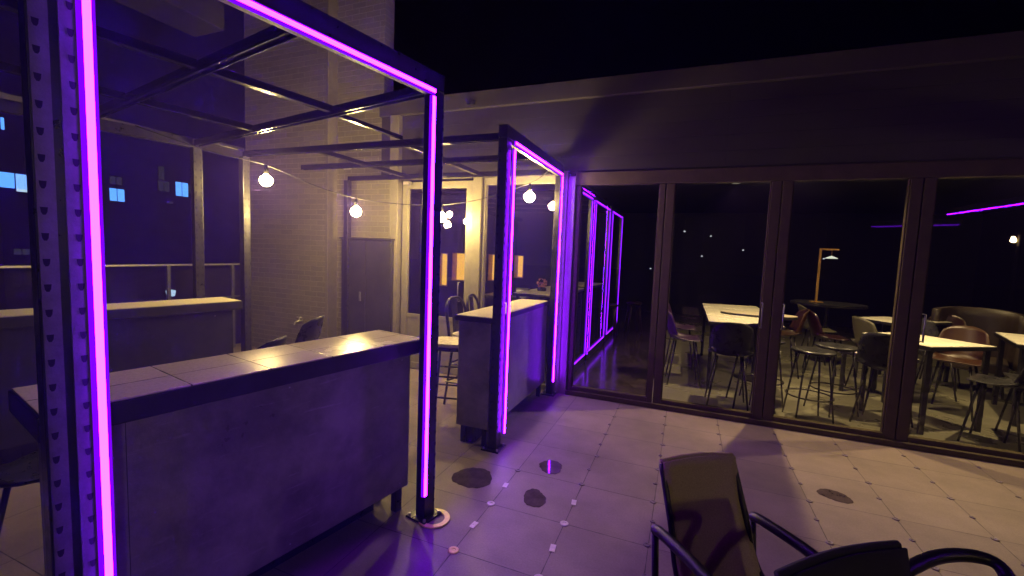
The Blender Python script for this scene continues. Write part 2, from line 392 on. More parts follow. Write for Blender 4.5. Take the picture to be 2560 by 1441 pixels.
MB().box(-3.21, -3.14, -1.54, .0, H-.12, H-.03).build('rear_beam', black, b1, bevel=.003)

b2 = thing('booth_frame', 'far black booth frame with purple lights beside the glass front', 'booth frame', (-1.38, 3.25, 0), 0)
p4 = slotted_post(b2, 0, .1, H-.1); slots(p4, 'y', (-.055, -.0015), .2, 2.5)
slots(p4, 'x', (.0012, .02), .2, 2.5)
slotted_post(b2, 1.62, 1.70, H-.1)
MB().box(-.075, 0, 0, 1.70, H-.099, H).build('top_beam', black, b2, bevel=.004)
led(b2, .0, .135, .135, .11, 2.50); led(b2, .0, 1.598, 1.598, .17, 2.535); led(b2, .0, .15, 1.60, 2.556, 2.556)
MB().box(-.055, -.02, .14, 1.6, 2.545, 2.571).build('diffuser_bar', flange, b2)
for yy in (.10, 1.64):
    pp = slotted_post(b2, yy-.04, yy+.04, H-.1, x0=-3.12, x1=-3.05); slots(pp, 'x', (-3.0488, yy-.022), .3, 2.5); slots(pp, 'x', (-3.0488, yy+.022), .3, 2.5)
for yy in (.08, .83, 1.62): rail(b2, (-.075, yy, zr), (-3.05, yy, zr))
for xx in (-1.05, -2.1): rail(b2, (xx, .105, zr), (xx, .805, zr), lip=False); rail(b2, (xx, .855, zr), (xx, 1.595, zr), lip=False)
# short ties that join both booths
tie = thing('roof_tie', 'thin dark bars joining the roofs of the two booths', 'roof bars', (0, 0, 0))
rail(tie, (-2.48, 2.52, zr+.03), (-2.40, 3.28, zr+.03), .035, .03, False)
rail(tie, (-4.40, 2.90, zr+.03), (-4.42, 3.30, zr+.03), .035, .03, False)

# ------------------------------------------------------------------ counters
def counter(name, label, loc, rz, x0, x1, y0, y1, top, zt=1.12, hh=.085, inset=.10, zb=.16, edge=slabedge, tilem=None, insL=.06, insR=.06, endmat=None):
    r = thing(name, label, 'counter', loc, rz)
    MB().box(x0, x1, y0, y1, zt-hh, zt-.006).build('counter_edge', edge, r, bevel=.004)
    MB().box(x0+.008, x1-.008, y0+.008, y1-.008, zt-.006, zt).build('counter_top', top, r, bevel=.002)
    MB().box(x0+.03, x1-inset, y0+insL, y1-insR, zb, zt-hh).build('body_panel', panel, r, bevel=.006)
    Lc = y1-insR-(y0+insL); MB().box(x1-inset-.001, x1-inset+.0008, y0+insL+.17, y0+insL+.172, zb+.004, zt-hh-.002).build('panel_seam', slabedge, r); ns = 0 if Lc < 1.6 else 3
    for q in range(ns):
        yy = y0+insL+Lc*(q+1)/(ns+1)*(1.18 if ns == 3 and q == 0 else 1)
        MB().box(x1-inset-.001, x1-inset+.0012, yy-.0014, yy+.0014, zb+.004, zt-hh-.002).build('panel_seam', hole, r)
    for q in (.04, .5, .96):
        for zz in (zb+.04, zt-hh-.05): MB().lathe([(.0, -.003), (.005, -.003), (.004, .0015), (.0, .002)], (0, 0, 0), 10).build('screw', gal, r).matrix_basis = Matrix.Translation((x1-inset, y0+insL+.01+(Lc-.02)*q, zz)) @ Matrix.Rotation(PI/2, 4, 'Y')
    MB().box(x0+.06, x1-inset-.16, y0+insL+.05, y1-insR-.14, 0, zb-.001).build('plinth', black, r)  # black block added under the counter to stop bulb light and darken the gap
    for sx in (x0+.06, x1-inset-.07):
        for sy in (y0+insL+.03, y1-insR-.08):
            MB().box(sx, sx+.045, sy, sy+.05, .0, zb).build('foot', black, r, bevel=.003)
    return r
c1 = counter('bar_counter', 'long tiled counter in the nearest lit frame', (-1.39, 2.21, 0), -A1, -.50, -.078, -1.595, .04, white_tile, insR=.02)
c1['label'] = 'long grey counter with glazed tile top in the nearest purple frame'
ci = MB()
c2 = counter('bar_counter', 'shorter grey counter with plain cream top inside the far purple frame', (-1.38, 3.25, 0), 0, -.42, -.075, .0, 1.60, plain_top, inset=.012, insL=.012, insR=.02, hh=.05)
cb = counter('bar_counter', 'dark counter with pale top standing before the terrace railing', (-1.39, 2.21, 0), -A1, -3.08, -2.67, -3.6, .21, plain_top, zt=1.10, inset=.06)
cb.children  # parts above
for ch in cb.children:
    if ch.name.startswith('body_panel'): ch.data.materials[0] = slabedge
cl = MB(); cl.cyl((-.077, .065, 1.05), (-.03, .065, 1.05), .006)
# bolts of the far counter where it meets the post
bb = MB()
for z in (1.06, 1.09): bb.lathe([(.0, 0), (.008, 0), (.008, .006), (.0, .008)], (-1.43, 3.238, z), 10)

# ------------------------------------------------------------------ bulbs on a cable
pts_b = [(-3.98, 3.22, 2.29), (-3.55, 4.02, 2.06), (-2.83, 4.70, 2.06), (-1.66, 4.60, 2.28)]
def make_bulb():
    r = thing('string_bulb', '', 'light bulb', (0, 0, 0), 0, 'warm bulbs on the booth cable')
    m = MB(); m.lathe([(.006, .15), (.012, .13), (.019, .12), (.019, .07), (.015, .06), (.0, .06)], n=12); m.build('socket', blackpl, r, smooth=True)
    g = MB(); g.lathe([(.0, .062), (.014, .06), (.024, .048), (.052, .026), (.060, 0), (.052, -.03), (.028, -.052), (.0, -.060)], n=14); g.build('bulb', bulbm, r, smooth=True)
    return r
bulb0 = make_bulb(); labs = ['lit bulb hanging nearest the rear booth posts', 'lit bulb hanging before the brick wall above the dark cabinet', 'lit bulb seen beside the right post of the nearest frame', 'lit bulb hanging inside the far purple frame']
def point(loc, p, col=(1, .74, .40), r=.03):
    l = bpy.data.lights.new('bulb_light', 'POINT'); l.energy = p; l.color = col; l.shadow_soft_size = r
    o = bpy.data.objects.new('bulb_light', l); o.location = loc; C.objects.link(o); return o
for i, (p, lb) in enumerate(zip(pts_b, labs)):
    if i == 0: bulb0.location = p; bulb0['label'] = lb
    else: dup(bulb0, p, 0, lb)
cab = [(-4.45, 2.35, 2.62), (-4.2, 2.8, 2.50), (-3.98, 3.22, 2.44), (-3.78, 3.65, 2.30), (-3.55, 4.02, 2.21), (-3.2, 4.4, 2.185), (-2.83, 4.70, 2.21), (-2.3, 4.68, 2.27), (-1.66, 4.60, 2.43), (-1.42, 4.55, 2.56)]
def smooth_path(p, k=6):
    out = []; P = [Vector(q) for q in p]
    for i in range(len(P)-1):
        a = P[max(i-1, 0)]; b = P[i]; c = P[i+1]; d = P[min(i+2, len(P)-1)]
        for j in range(k):
            t = j/k; out.append(.5*((2*b)+(c-a)*t+(2*a-5*b+4*c-d)*t*t+(3*b-a-3*c+d)*t**3))
    out.append(P[-1]); return out
tag(MB().tube(smooth_path(cab), .005, 6).build('light_cable', cable, None, smooth=True), 'thin black cable carrying the warm bulbs across both booths', 'cable')

# ------------------------------------------------------------------ wall fittings
k = thing('utility_cabinet', 'tall dark metal cabinet against the brick wall', 'cabinet', (-4.14, 4.9, 0))
MB().box(-.44, .43, 0, .15, .1, 1.76).build('cabinet_body', cabm, k, bevel=.006)
MB().box(-.425, -.006, -.012, 0, .12, 1.745).build('door', cabm, k, bevel=.004)
MB().box(.0, .415, -.012, 0, .12, 1.745).build('door', cabm, k, bevel=.004)
MB().box(-.46, .45, -.03, .15, 1.761, 1.785).build('lid', cabm, k, bevel=.004)
h = MB(); h.box(-.10, -.075, -.03, -.012, .9, 1.03); h.build('handle', grey_metal, k, bevel=.003)
MB().box(-.42, .41, .01, .14, 0, .099).build('plinth', black, k)
cam = thing('security_camera', 'small white security camera high on the brick wall', 'camera', (-4.47, 4.9, 2.78))
MB().cyl((0, .16, 0), (0, .0, -.02), .012).build('bracket', gal, cam)
MB().cyl((-.07, .0, -.02), (.07, -.04, -.03), .032, n=14).build('camera_body', gal, cam, smooth=False, bevel=.004)
es = thing('door_light', 'small orange lit box above the pale glazed door', 'sign light', (-3.53, 4.94, 2.50))
MB().box(-.05, .05, 0, .06, 0, .05).build('housing', framep, es, bevel=.003); MB().box(-.04, .04, -.004, -.001, .006, .044).build('lens', screenw, es)
tp = thing('garden_tap', 'chrome tap sticking out of the brick wall', 'tap', (-5.32, 4.9, .52))
m = MB(); m.cyl((0, 0, 0), (0, -.11, 0), .013); m.cyl((0, -.06, 0), (0, -.06, .05), .01); m.build('body', gal, tp, smooth=True)
MB().cyl((-.05, -.06, .055), (.05, -.06, .055), .008).build('lever', gal, tp, smooth=True)
MB().tube([(0, -.11, 0), (0, -.14, -.01), (0, -.15, -.05)], .011).build('spout', gal, tp, smooth=True)

# ------------------------------------------------------------------ bar chairs (black metal, pale seat)
def make_barchair(seat=.72, label='', cat='bar chair', seatmat=None, group=None):
    r = thing('bar_chair', label, cat, (0, 0, 0), 0, group)
    for sx in (-1, 1):
        for sy in (-1, 1):
            m = MB(); m.cyl((sx*.15, sy*.14, seat-.02), (sx*.21, sy*.20, 0), .014, .012, 8); m.build('leg', black, r, smooth=True)
    m = MB()
    for z, k in ((.25, .19), (.45, .17)):
        m.tube([(-k-.01, -k, z), (k+.01, -k, z), (k+.01, k, z), (-k-.01, k, z)], .009, 6, closed=True)
    m.build('footrest', black, r)
    m = MB(); P = [(.19*math.copysign(abs(math.cos(a))**.6, math.cos(a)), .19*math.copysign(abs(math.sin(a))**.6, math.sin(a))) for a in [2*PI*i/28 for i in range(28)]]
    m.prism(P, seat-.005, seat+.03); m.build('seat', seatmat or seatw, r, bevel=.006)
    m = MB(); m.prism([(x*1.04, y*1.04) for x, y in P], seat-.04, seat-.006); m.build('seat_ring', black, r, bevel=.004)
    # curved tube back with flat splat
    m = MB(); m.tube(smooth_path([(-.17, .18, seat-.02), (-.185, -.18+.38, seat+.16), (-.175, .225, seat+.30), (-.10, .245, seat+.385), (0, .25, seat+.40), (.10, .245, seat+.385), (.175, .225, seat+.30), (.185, .20, seat+.16), (.17, .18, seat-.02)], 5), .017, 8); m.build('back_frame', black, r, smooth=True)
    m = MB()
    m.grid(lambda u, v: Vector(((u-.5)*.11, .205+.045*v-.004*math.sin(PI*u), seat+.38*v)), 5, 6); m.build('back_splat', black, r, thick=.006)
    return r
ch = make_barchair(.74, 'black metal bar chair whose pale seat shows beside the far counter end')
ch.location = (-2.13, 3.76, 0); ch.rotation_euler = (0, 0, PI/2+.25)
dup(ch, (-2.12, 4.22, 0), PI/2-.08, 'second black bar chair along the far counter, back seen above the seat')
dup(ch, (-2.10, 4.64, 0), PI/2+.12, 'black bar chair at the glass end of the far counter')
# inner booth chairs, black plastic shell on legs
def make_shell(label, m0, group=None, seat=.46, name='shell_chair', legm=None, sx=1.0):
    r = thing(name, label, 'chair', (0, 0, 0), 0, group)
    def fn(u, v):
        # v 0..1 from front of seat up the back
        x = (u-.5)*2
        if v < .45:
            t = v/.45; y = -.22+.40*t; z = seat-.03*math.sin(PI*t)+.06*abs(x)**2.5*t
            w = .21+.02*math.sin(PI*t)
        else:
            t = (v-.45)/.55; y = .18+.10*t-.05*abs(x)**2; z = seat+.02+.36*t-.06*abs(x)**3*t; w = .225*(1-.18*t**3)
        return Vector((x*w*sx, y-(.05*abs(x)**2 if v >= .45 else 0), z))
    m = MB(); m.grid(fn, 10, 16); m.build('seat_shell', m0, r, smooth=True, thick=.012)
    for ax in (-1, 1):
        for ay in (-1, 1):
            MB().cyl((ax*.13, ay*.12-.02, seat-.03), (ax*.21, ay*.20-.02, 0), .012, .01, 8).build('leg', legm or black, r, smooth=True)
    return r
sh = make_shell('', blackpl, 'black chairs in the nearest booth', seat=.62)
sp = [((-3.40, 3.02, 0), -1.2, 'black curved chair back below the chrome wall tap'),
      ((-2.90, 2.16, 0), -1.2, 'black chair back between the two booth counters, under the rear posts'),
      ((-2.65, 1.55, 0), -1.35, 'black chair back left of centre above the tiled counter'),
      ((-2.62, 1.08, 0), -1.1, 'black chair back just right of the nearest light post')]
for i, (l, a, lb) in enumerate(sp):
    if i == 0: sh.location = l; sh.rotation_euler = (0, 0, a); sh['label'] = lb
    else: dup(sh, l, a, lb)

# ------------------------------------------------------------------ interior furniture
def table(name, label, poly, top, z=.9, ped=None, rim=True, loc=None):
    cx = sum(p[0] for p in poly)/len(poly); cy = sum(p[1] for p in poly)/len(poly)
    r = thing(name, label, 'table', (cx, cy, 0))
    P = [(x-cx, y-cy) for x, y in poly]
    MB().prism(P, z-.045, z-.006).build('table_edge', black, r, bevel=.003)
    MB().prism([(x*.985, y*.985) for x, y in P], z-.006, z).build('table_top', top, r)
    if ped:
        MB().lathe([(.0, .0), (.24, .0), (.24, .015), (.04, .04), (.03, .06), (.03, z-.045)], n=20).build('pedestal', black, r)
    else:
        for x, y in P: MB().box(x*.88-.02, x*.88+.02, y*.88-.02, y*.88+.02, 0, z-.045).build('leg', black, r)
    return r
table('dining_table', 'square white tiled high table left inside the glass', [(.30, 5.95), (1.14, 6.02), (1.16, 8.5), (.29, 8.35)], ptable)
table('dining_table', 'pale oval table just behind the square tiled one', [(.98+.42*math.cos(a)*1.15, 6.98+.20*math.sin(a)) for a in [2*PI*i/28 for i in range(28)]], plain_top, z=.915+.02, ped=True)
table('dining_table', 'long white table nearest the rightmost glass door', [(1.91, 6.10), (2.27, 5.44), (2.97, 5.88), (2.43, 6.47)], ptable)
table('dining_table', 'white table farther inside, behind the brass lamp door', [(2.38, 7.88), (2.70, 7.40), (3.75, 8.30), (2.85, 8.3)], ptable)
table('dining_table', 'white table cut by the right edge of the picture', [(3.63, 7.29), (3.30, 6.25), (4.5, 6.0), (4.7, 7.1)], ptable)
table('side_table', 'low pale bench table between tall stools behind the wide door post', [(1.95, 6.9), (2.35, 6.55), (2.72, 6.75), (2.4, 7.1)], ptable, z=.55)
# round dark table with the brass lamp
table('round_table', 'round black table carrying the brass lamp', [(2.30+.55*math.cos(a), 9.0+.5*math.sin(a)) for a in [2*PI*i/28 for i in range(28)]], blackpl, z=1.0, ped=True)
lp = thing('table_lamp', 'tall square brass lamp with hanging head, on the round black table', 'lamp', (2.12, 9.0, 1.0))
m = MB(); m.box(-.012, .022, -.012, .012, 0, .93); m.build('stem', brass, lp, bevel=.002)
MB().box(.024, .27, -.012, .012, .905, .93).build('arm', brass, lp, bevel=.002)
MB().lathe([(.0, .81), (.03, .80), (.09, .77), (.09, .762), (.0, .765)], (.17, 0, 0), 16).build('lamp_head', lampw, lp)
MB().cyl((.17, 0, .81), (.17, 0, .905), .004).build('hanger', brass, lp)
MB().box(-.08, .1, -.07, .07, 0.0005, .012).build('base', brass, lp, bevel=.003)

def make_stool(label, group=None, h=.76):
    r = thing('bar_stool', label, 'stool', (0, 0, 0), 0, group)
    MB().lathe([(.0, h-.03), (.19, h-.03), (.205, h-.015), (.2, h), (.1, h+.004), (.0, h+.002)], n=26).build('seat', blackpl, r, smooth=True)
    for i in range(4):
        a = PI/4+i*PI/2; MB().cyl((.15*math.cos(a), .15*math.sin(a), h-.03), (.25*math.cos(a), .25*math.sin(a), 0), .011, .009, 8).build('leg', black, r, smooth=True)
    MB().tube([(.215*math.cos(2*PI*i/24), .215*math.sin(2*PI*i/24), .27) for i in range(24)], .008, 6, closed=True).build('foot_ring', black, r)
    return r
st = make_stool('round black stool standing close behind the glass under the brass lamp')
st.location = (1.30, 5.42, 0); st.rotation_euler = (0, 0, .15)
dup(st, (1.62, 5.86, 0), .5, 'round black stool partly hidden behind the nearest round stool')
dup(st, (.92, 5.85, 0), .2, 'round black stool behind the door post right of the tiled table')
shb = make_shell('', blackpl, None, seat=.62, name='shell_chair')
shb.location = (.52, 5.50, 0); shb.rotation_euler = (0, 0, PI); shb['label'] = 'black tall chair in front of the square tiled table, back to the glass'
inner = [((.78, 5.62, 0), PI+.1, blackpl, 'black tall chair beside it, right of centre before the tiled table'),
         ((.02, 6.25, 0), PI/2+.1, violet, 'violet tall chair at the left side of the tiled table'),
         ((-.04, 7.2, 0), PI/2, violet, 'bluish violet chair farther along the left of the tiled table'),
         ((1.42, 7.5, 0), -PI/2, orange, 'orange chair at the far right of the tiled table'),
         ((2.0, 5.62, 0), PI*.82, blackpl, 'dark chair left of the long white table, back to the glass'),
         ((2.86, 5.50, 0), PI*1.3, blackpl, 'black chair with curved back at the right end of the long table'),
         ((2.98, 6.55, 0), -.6, orange, 'orange chair behind the long white table'),
         ((3.45, 8.0, 0), -.5, orange, 'small orange chair farthest inside behind the wide door post'),
         ((2.35, 7.0, 0), PI*.6, creamp, 'cream chair between the two white tables'),
         ((1.95, 7.55, 0), PI*.5, redp, 'dark red chair left of the farther white table'),
         ((2.0, 8.3, 0), PI*.5, creamp, 'cream chair seen under the brass lamp arm'),
         ((3.0, 7.25, 0), .3, blackpl, 'black round backed chair in front of the tan armchair'),
         ((3.25, 5.75, 0), -PI*.6, blackpl, 'black chair at the right picture edge near the glass')]
for l, a, m0, lb in inner: dup(shb, l, a, lb, mats={'seat_shell': m0})
# tan armchair
ac = thing('armchair', 'large tan armchair at the right inside the glass', 'armchair', (3.75, 7.9, 0), -.45)
def fa(u, v):
    a = PI*(u-.0); return Vector((.42*math.cos(a), .05+.34*math.sin(a), .35+v*(.72+.06*math.sin(a))))
MB().grid(fa, 16, 6).build('back_shell', brown, ac, smooth=True, thick=.09)
MB().box(-.33, .33, -.32, .28, .32, .47).build('seat_cushion', brown, ac, bevel=.04)
for sx in (-.28, .28):
    for sy in (-.26, .24): MB().cyl((sx, sy, .32), (sx*1.1, sy*1.1, 0), .02, .014).build('leg', black, ac)
# red plastic stools at the far end of the corridor
def stool_red():
    r = thing('plastic_stool', 'red plastic stool at the far end of the purple corridor', 'stool', (0, 0, 0), 0, 'red stools in the corridor')
    MB().lathe([(.0, .62), (.15, .62), (.17, .65), (.15, .68), (.0, .67)], n=20).build('seat', redp, r, smooth=True)
    for i in range(4):
        a = PI/4+i*PI/2; MB().cyl((.12*math.cos(a), .12*math.sin(a), .62), (.21*math.cos(a), .21*math.sin(a), 0), .028, .022, 8).build('leg', redp, r, smooth=True)
    return r
rs = stool_red(); rs.location = (-1.42, 9.1, 0); rs['label'] = 'left red plastic stool beside the last purple light frame'; dup(rs, (-1.02, 9.9, 0), .4, 'right red plastic stool at the far end of the purple corridor')

# corridor light frames
for i, (y0, y1) in enumerate(((5.25, 6.58), (6.84, 8.2), (8.48, 9.84))):
    lb = ('purple light frame standing first behind the glass', 'middle purple light frame in the corridor', 'farthest purple light frame in the corridor')[i]
    r = thing('light_gate', lb, 'light frame', (-1.38, y0, 0)); L_ = y1-y0
    m = MB(); m.box(-.05, 0, -.06, .0, 0, 2.62); m.box(-.05, 0, L_, L_+.06, 0, 2.62); m.box(-.05, 0, 0, L_, 2.53, 2.62); m.box(-.05, 0, 0, L_, 0, .14)
    m.build('frame', black, r, bevel=.003)
    led(r, .0, .02, .02, .17, 2.47, True); led(r, .0, L_-.02, L_-.02, .17, 2.47, True); led(r, .0, .0, L_, 2.5, 2.5, True); led(r, .0, .0, L_, .15, .15, True)
# white tables behind the corridor frames
table('narrow_table', 'white narrow table behind the first corridor light frame', [(-2.25, 5.7), (-1.55, 5.7), (-1.6, 7.4), (-2.2, 7.4)], plain_top, z=1.1)
table('narrow_table', 'white narrow table behind the middle corridor light frame', [(-2.2, 7.8), (-1.6, 7.8), (-1.55, 9.0), (-2.2, 9.0)], plain_top, z=1.1)

# kitchen wall with lit openings seen through the pale doors
kw = thing('kitchen_wall', 'dark inner wall with five warm lit hatches', 'wall', (0, 9.0, 0))
wins = [(-5.50, -5.22, .80, 1.58), (-5.10, -4.62, .95, 1.60), (-4.48, -4.22, .95, 1.60), (-4.17, -3.88, 1.0, 1.60), (-3.54, -3.32, 1.10, 1.60)]
m = MB(); xs = [-6.6]
for a, b, c, d in wins: xs += [a, b]
xs.append(-2.3)
for i in range(0, len(xs), 2): m.box(xs[i], xs[i+1], 0, .08, 0, 3.0)
for a, b, c, d in wins: m.box(a, b, .001, .079, 0, c); m.box(a, b, .001, .079, d, 3.0)
m.build('wall_panel', darkwall, kw)
for a, b, c, d in wins:
    f = MB(); f.box(a, a+.015, -.01, .2, c, d); f.box(b-.015, b, -.01, .2, c, d); f.box(a+.015, b-.015, -.01, .2, c, c+.015); f.box(a+.015, b-.015, -.01, .2, d-.015, d)
    fo = f.build('hatch_window', wood, kw)
    MB().add([(a, .21, c), (b, .21, c), (b, .21, d), (a, .21, d)], [(0, 1, 2, 3)]).build('lit_room', kglow, fo)
# chrome posts before the hatches and small things on the bar
for x, y, zz, lb in ((-3.42, 6.6, 1.55, 'bright chrome pole between the warm hatches'), (-3.95, 6.4, 1.5, 'dull chrome pole left of the pale door stile')):
    tag(MB().cyl((0, 0, 0), (0, 0, zz), .022, n=12).build('chrome_pole', gal, None, smooth=True, loc=(x, y, 0)), lb, 'pole')
table('bar_table', 'dark bar table holding glassware behind the far counter', [(-2.9, 6.0), (-1.9, 6.0), (-1.9, 6.6), (-2.9, 6.6)], blackpl, z=1.0)
bx = thing('napkin_holder', 'small clear and white holder on the dark bar table', 'holder', (-2.28, 6.2, 1.0))
MB().box(-.09, .09, -.06, .06, .001, .10).build('box', gal, bx, bevel=.004); MB().box(-.10, .1, -.05, .05, .101, .125).build('napkins', creamp, bx, bevel=.004)
fl_ = thing('flower_pot', 'dark pot with a pinkish flower head on the bar table', 'flower pot', (-2.0, 6.25, 1.0))
MB().lathe([(.0, .001), (.05, .001), (.07, .14), (.05, .16), (.0, .16)], n=16).build('pot', blackpl, fl_)
m = MB()
for i in range(60):
    a = random.random()*6.28; q = random.random(); rr = .07*math.sqrt(1-(q*2-1)**2)
    c = Vector((rr*math.cos(a), rr*math.sin(a), .22+.05*(q*2-1)*1.3)); n = Vector((random.uniform(-1, 1), random.uniform(-1, 1), random.uniform(-1, 1))).normalized(); u_ = n.orthogonal()*.018; w_ = n.cross(u_.normalized())*.018
    m.add([c-u_, c+w_, c+u_, c-w_], [(0, 1, 2, 3)])
m.build('flowers', mat('petal', (.45, .2, .2), .6), fl_)

# interior downlights above the tables
def spot(loc, tgt, p, size, col=(1, .80, .45), blend=.5, r=.04):
    l = bpy.data.lights.new('spot_light', 'SPOT'); l.energy = p; l.color = col; l.spot_size = math.radians(size); l.spot_blend = blend; l.shadow_soft_size = r
    o = bpy.data.objects.new('spot_light', l); o.location = loc
    o.rotation_euler = (Vector(tgt)-Vector(loc)).to_track_quat('-Z', 'Y').to_euler(); C.objects.link(o); return o
for i, (x, y, p) in enumerate(((.95, 5.72, 400), (3.1, 5.72, 400), (3.2, 8.6, 110), (.7, 8.6, 130))):
    d = thing('downlight', 'round ceiling downlight %s' % ('over the stools in front of the tiled table', 'over the long white table near the glass', 'over the farther white table', 'over the far end of the tiled table')[i], 'downlight', (x, y, 3.02))
    m = MB(); m.tube([(.07*math.cos(a), .07*math.sin(a), -.01) for a in [2*PI*j/20 for j in range(20)]], .012, 8, closed=True); m.build('trim_ring', gal, d, smooth=True)
    MB().lathe([(.0, -.004), (.058, -.004), (.058, -.0005), (.0, -.0005)], n=20).build('lens', lampw, d)
    spot((x, y, 2.96), (x, y, 0), p, 125, (1, .70, .33), .8, .03)

# ------------------------------------------------------------------ terrace edge and city
rl = thing('terrace_railing', 'thin metal railing with glass along the dark terrace edge', 'railing', (-6.55, 0, 0))
MB().box(-.02, .03, -6, 4.85, 1.30, 1.325).build('top_rail', gal, rl, bevel=.004)
MB().box(-.012, .012, -6, 4.85, .80, .82).build('lower_rail', grey_metal, rl)
for y in (-5, -3.7, -2.4, -1.1, .15, 1.3, 2.49, 3.79, 4.7): MB().box(-.015, .015, y-.02, y+.02, 0, 1.30).build('post', grey_metal, rl)
MB().add([(0.02, -6, .08), (.02, 4.85, .08), (.02, 4.85, 1.25), (.02, -6, 1.25)], [(0, 1, 2, 3)]).build('glass_panel', railglass, rl)
eb = thing('edge_beam', 'long dim beam high above the terrace railing', 'beam', (-6.5, 0, 3.0))
MB().box(-.06, .06, -7, 4.899, -.06, .06).build('beam', concrete, eb, bevel=.006)
for y in (-6.5, 1.05): MB().box(-.05, .05, y-.05, y+.05, -3.0, -.061).build('beam_post', black, eb)
ov = tag(MB().box(-7.6, -6.9, -3, 4.88, 4.92, 5.3).build('concrete_beam', concrete, None, .01), 'thick concrete beam high in the top left, lit violet', 'beam')
def building(x, y, w, d, h, label, wins):
    r = thing('apartment_building', label, 'building', (x, y, -25))
    MB().box(0, -d, -w/2, w/2, 0, h).build('walls', bld, r)
    MB().box(.3, -d-.3, -w/2-.3, w/2+.3, h, h+.5).build('roof', bld, r)
    for (yy, zz, ww, hh, m_) in wins:
        f = MB(); f.box(.02, .08, yy-y-ww/2-.1, yy-y+ww/2+.1, zz+25-hh/2-.1, zz+25+hh/2+.1); fo = f.build('window', bld, r)
        p = MB()
        p.box(.09, .1, yy-y-ww/2, yy-y-.04, zz+25-hh/2, zz+25+hh/2); p.box(.09, .1, yy-y+.04, yy-y+ww/2, zz+25-hh/2, zz+25+hh/2)
        p.build('pane', m_, fo)
    return r
X1 = -55.
def P(px, py, X=X1):
    # direction table worked out from the survey of the view
    yaw, pit, rol, f = -.37782927, -.08218666, .03826235, 1092.6
    fw = Vector((math.sin(yaw)*math.cos(pit), math.cos(yaw)*math.cos(pit), math.sin(pit)))
    r0 = Vector((math.cos(yaw), -math.sin(yaw), 0)); u0 = r0.cross(fw)
    r = math.cos(rol)*r0+math.sin(rol)*u0; u_ = -math.sin(rol)*r0+math.cos(rol)*u0
    d = fw+r*(px-1280)/f-u_*(py-720.5)/f; k = X/d.x
    return d.y*k, 1.667+d.z*k
def wl(lst, X):
    out = []
    for px, py, w, h, m_ in lst:
        y, z = P(px, py, X+.1); out.append((y, z, w, h, m_))
    return out
building(-55, 2, 26, 14, 60, 'dark apartment block with two lit bluish windows at far left', wl([(38, 453, 1.9, 1.3, coolwin), (76, 461, 1.8, 1.5, palewin), (80, 415, .8, 1.3, dimwin), (0, 308, .5, 1.0, coolwin), (55, 630, 1.0, .5, dimwin)], -55))
building(-70, 44, 40, 16, 66, 'dark apartment block beyond the railing with scattered bluish windows', wl([(293, 488, 1.6, 1.6, coolwin), (455, 474, 1.7, 2.0, coolwin), (404, 433, .7, 1.8, dimwin), (410, 466, 1.4, 1.4, dimwin), (478, 475, .8, 1.2, dimwin), (290, 452, 1.3, 1.0, dimwin), (425, 507, .7, .3, dimwin), (485, 512, .6, .35, palewin)], -70))
building(-90, 96, 60, 16, 40, 'low dark block behind the booth posts with tiny lights', wl([(553, 626, .9, .3, palewin), (566, 627, 1.1, .35, palewin), (586, 626, .9, .3, palewin), (560, 700, 2.2, .6, palewin), (545, 641, .6, .25, dimwin)], -90))
sl = thing('street_light', 'small white lamp below the railing beyond the terrace', 'street light', (-30, 0, -25)); yy, zz = P(427, 733, -30); sl.location = (-30, yy, -25)
MB().cyl((0, 0, 0), (0, 0, zz+24.8), .08).build('pole', black, sl); MB().lathe([(.0, 0), (.2, 0), (.26, .35), (.0, .42)], (0, 0, zz+24.8), 12).build('lantern', palewin, sl)
for ch_ in (ov,): pass

# ------------------------------------------------------------------ floor caps, plates, puddles
caps = []
def capobj(x, y, m_, r, label, group):
    o = MB().lathe([(.0, .001), (r, .001), (r, .004), (r*.82, .007), (r*.45, .006), (r*.38, .0035), (.0, .0035)], n=18).build('paver_cap', m_, None, loc=(x, y, .0)); tag(o, label, 'floor cap', group); return o
def plateobj(x, y, m_, rz, label, group):
    m = MB(); m.box(-.016, .016, -.032, .032, .001, .005)
    for a in (-.02, .0, .02): m.lathe([(.0, .005), (.004, .005), (.003, .0065), (.0, .0065)], (0, a, 0), 8)
    o = m.build('joint_plate', m_, None, bevel=.001, loc=(x, y, 0)); o.rotation_euler[2] = rz; tag(o, label, 'floor plate', group); return o
GC = 'round caps at the paver corners'; GP = 'small plates on the paver joints'
for ix in range(0, 8):
    x = -1.10+.5*ix
    for iy in range(0, 12):
        y = 2.04+.25*iy
        if ix == 0 and iy >= 5: continue
        if y > 4.85: continue
        if ix >= 5 and y < 2.3: continue
        if ix == 0 and iy == 0: capobj(x, y, capy, .031, 'round cap coloured as if lit yellow on the paver corner nearest the booth', None); continue
        if ix in (0, 1) and iy in (2,) or (ix == 1 and iy == 0) : capobj(x, y, capl, .027, 'pale round cap on a paver corner near the wet patches', 'pale caps near the wet patches'); continue
        if ix in (0, 1) and iy in (1, 3): plateobj(x, y, capl, random.uniform(-.15, .15), 'pale rectangular plate bridging a paver joint near the booth', 'pale plates near the booth'); continue
        if iy % 2 == 0: capobj(x+random.uniform(-.01, .01), y+random.uniform(-.01, .01), capm, .021, 'dull round cap on a paver corner of the terrace', GC)
        else: capobj(x+random.uniform(-.01, .01), y+random.uniform(-.01, .01), capm, .015, 'smaller dull round cap halfway along a paver joint', 'small caps between paver corners')
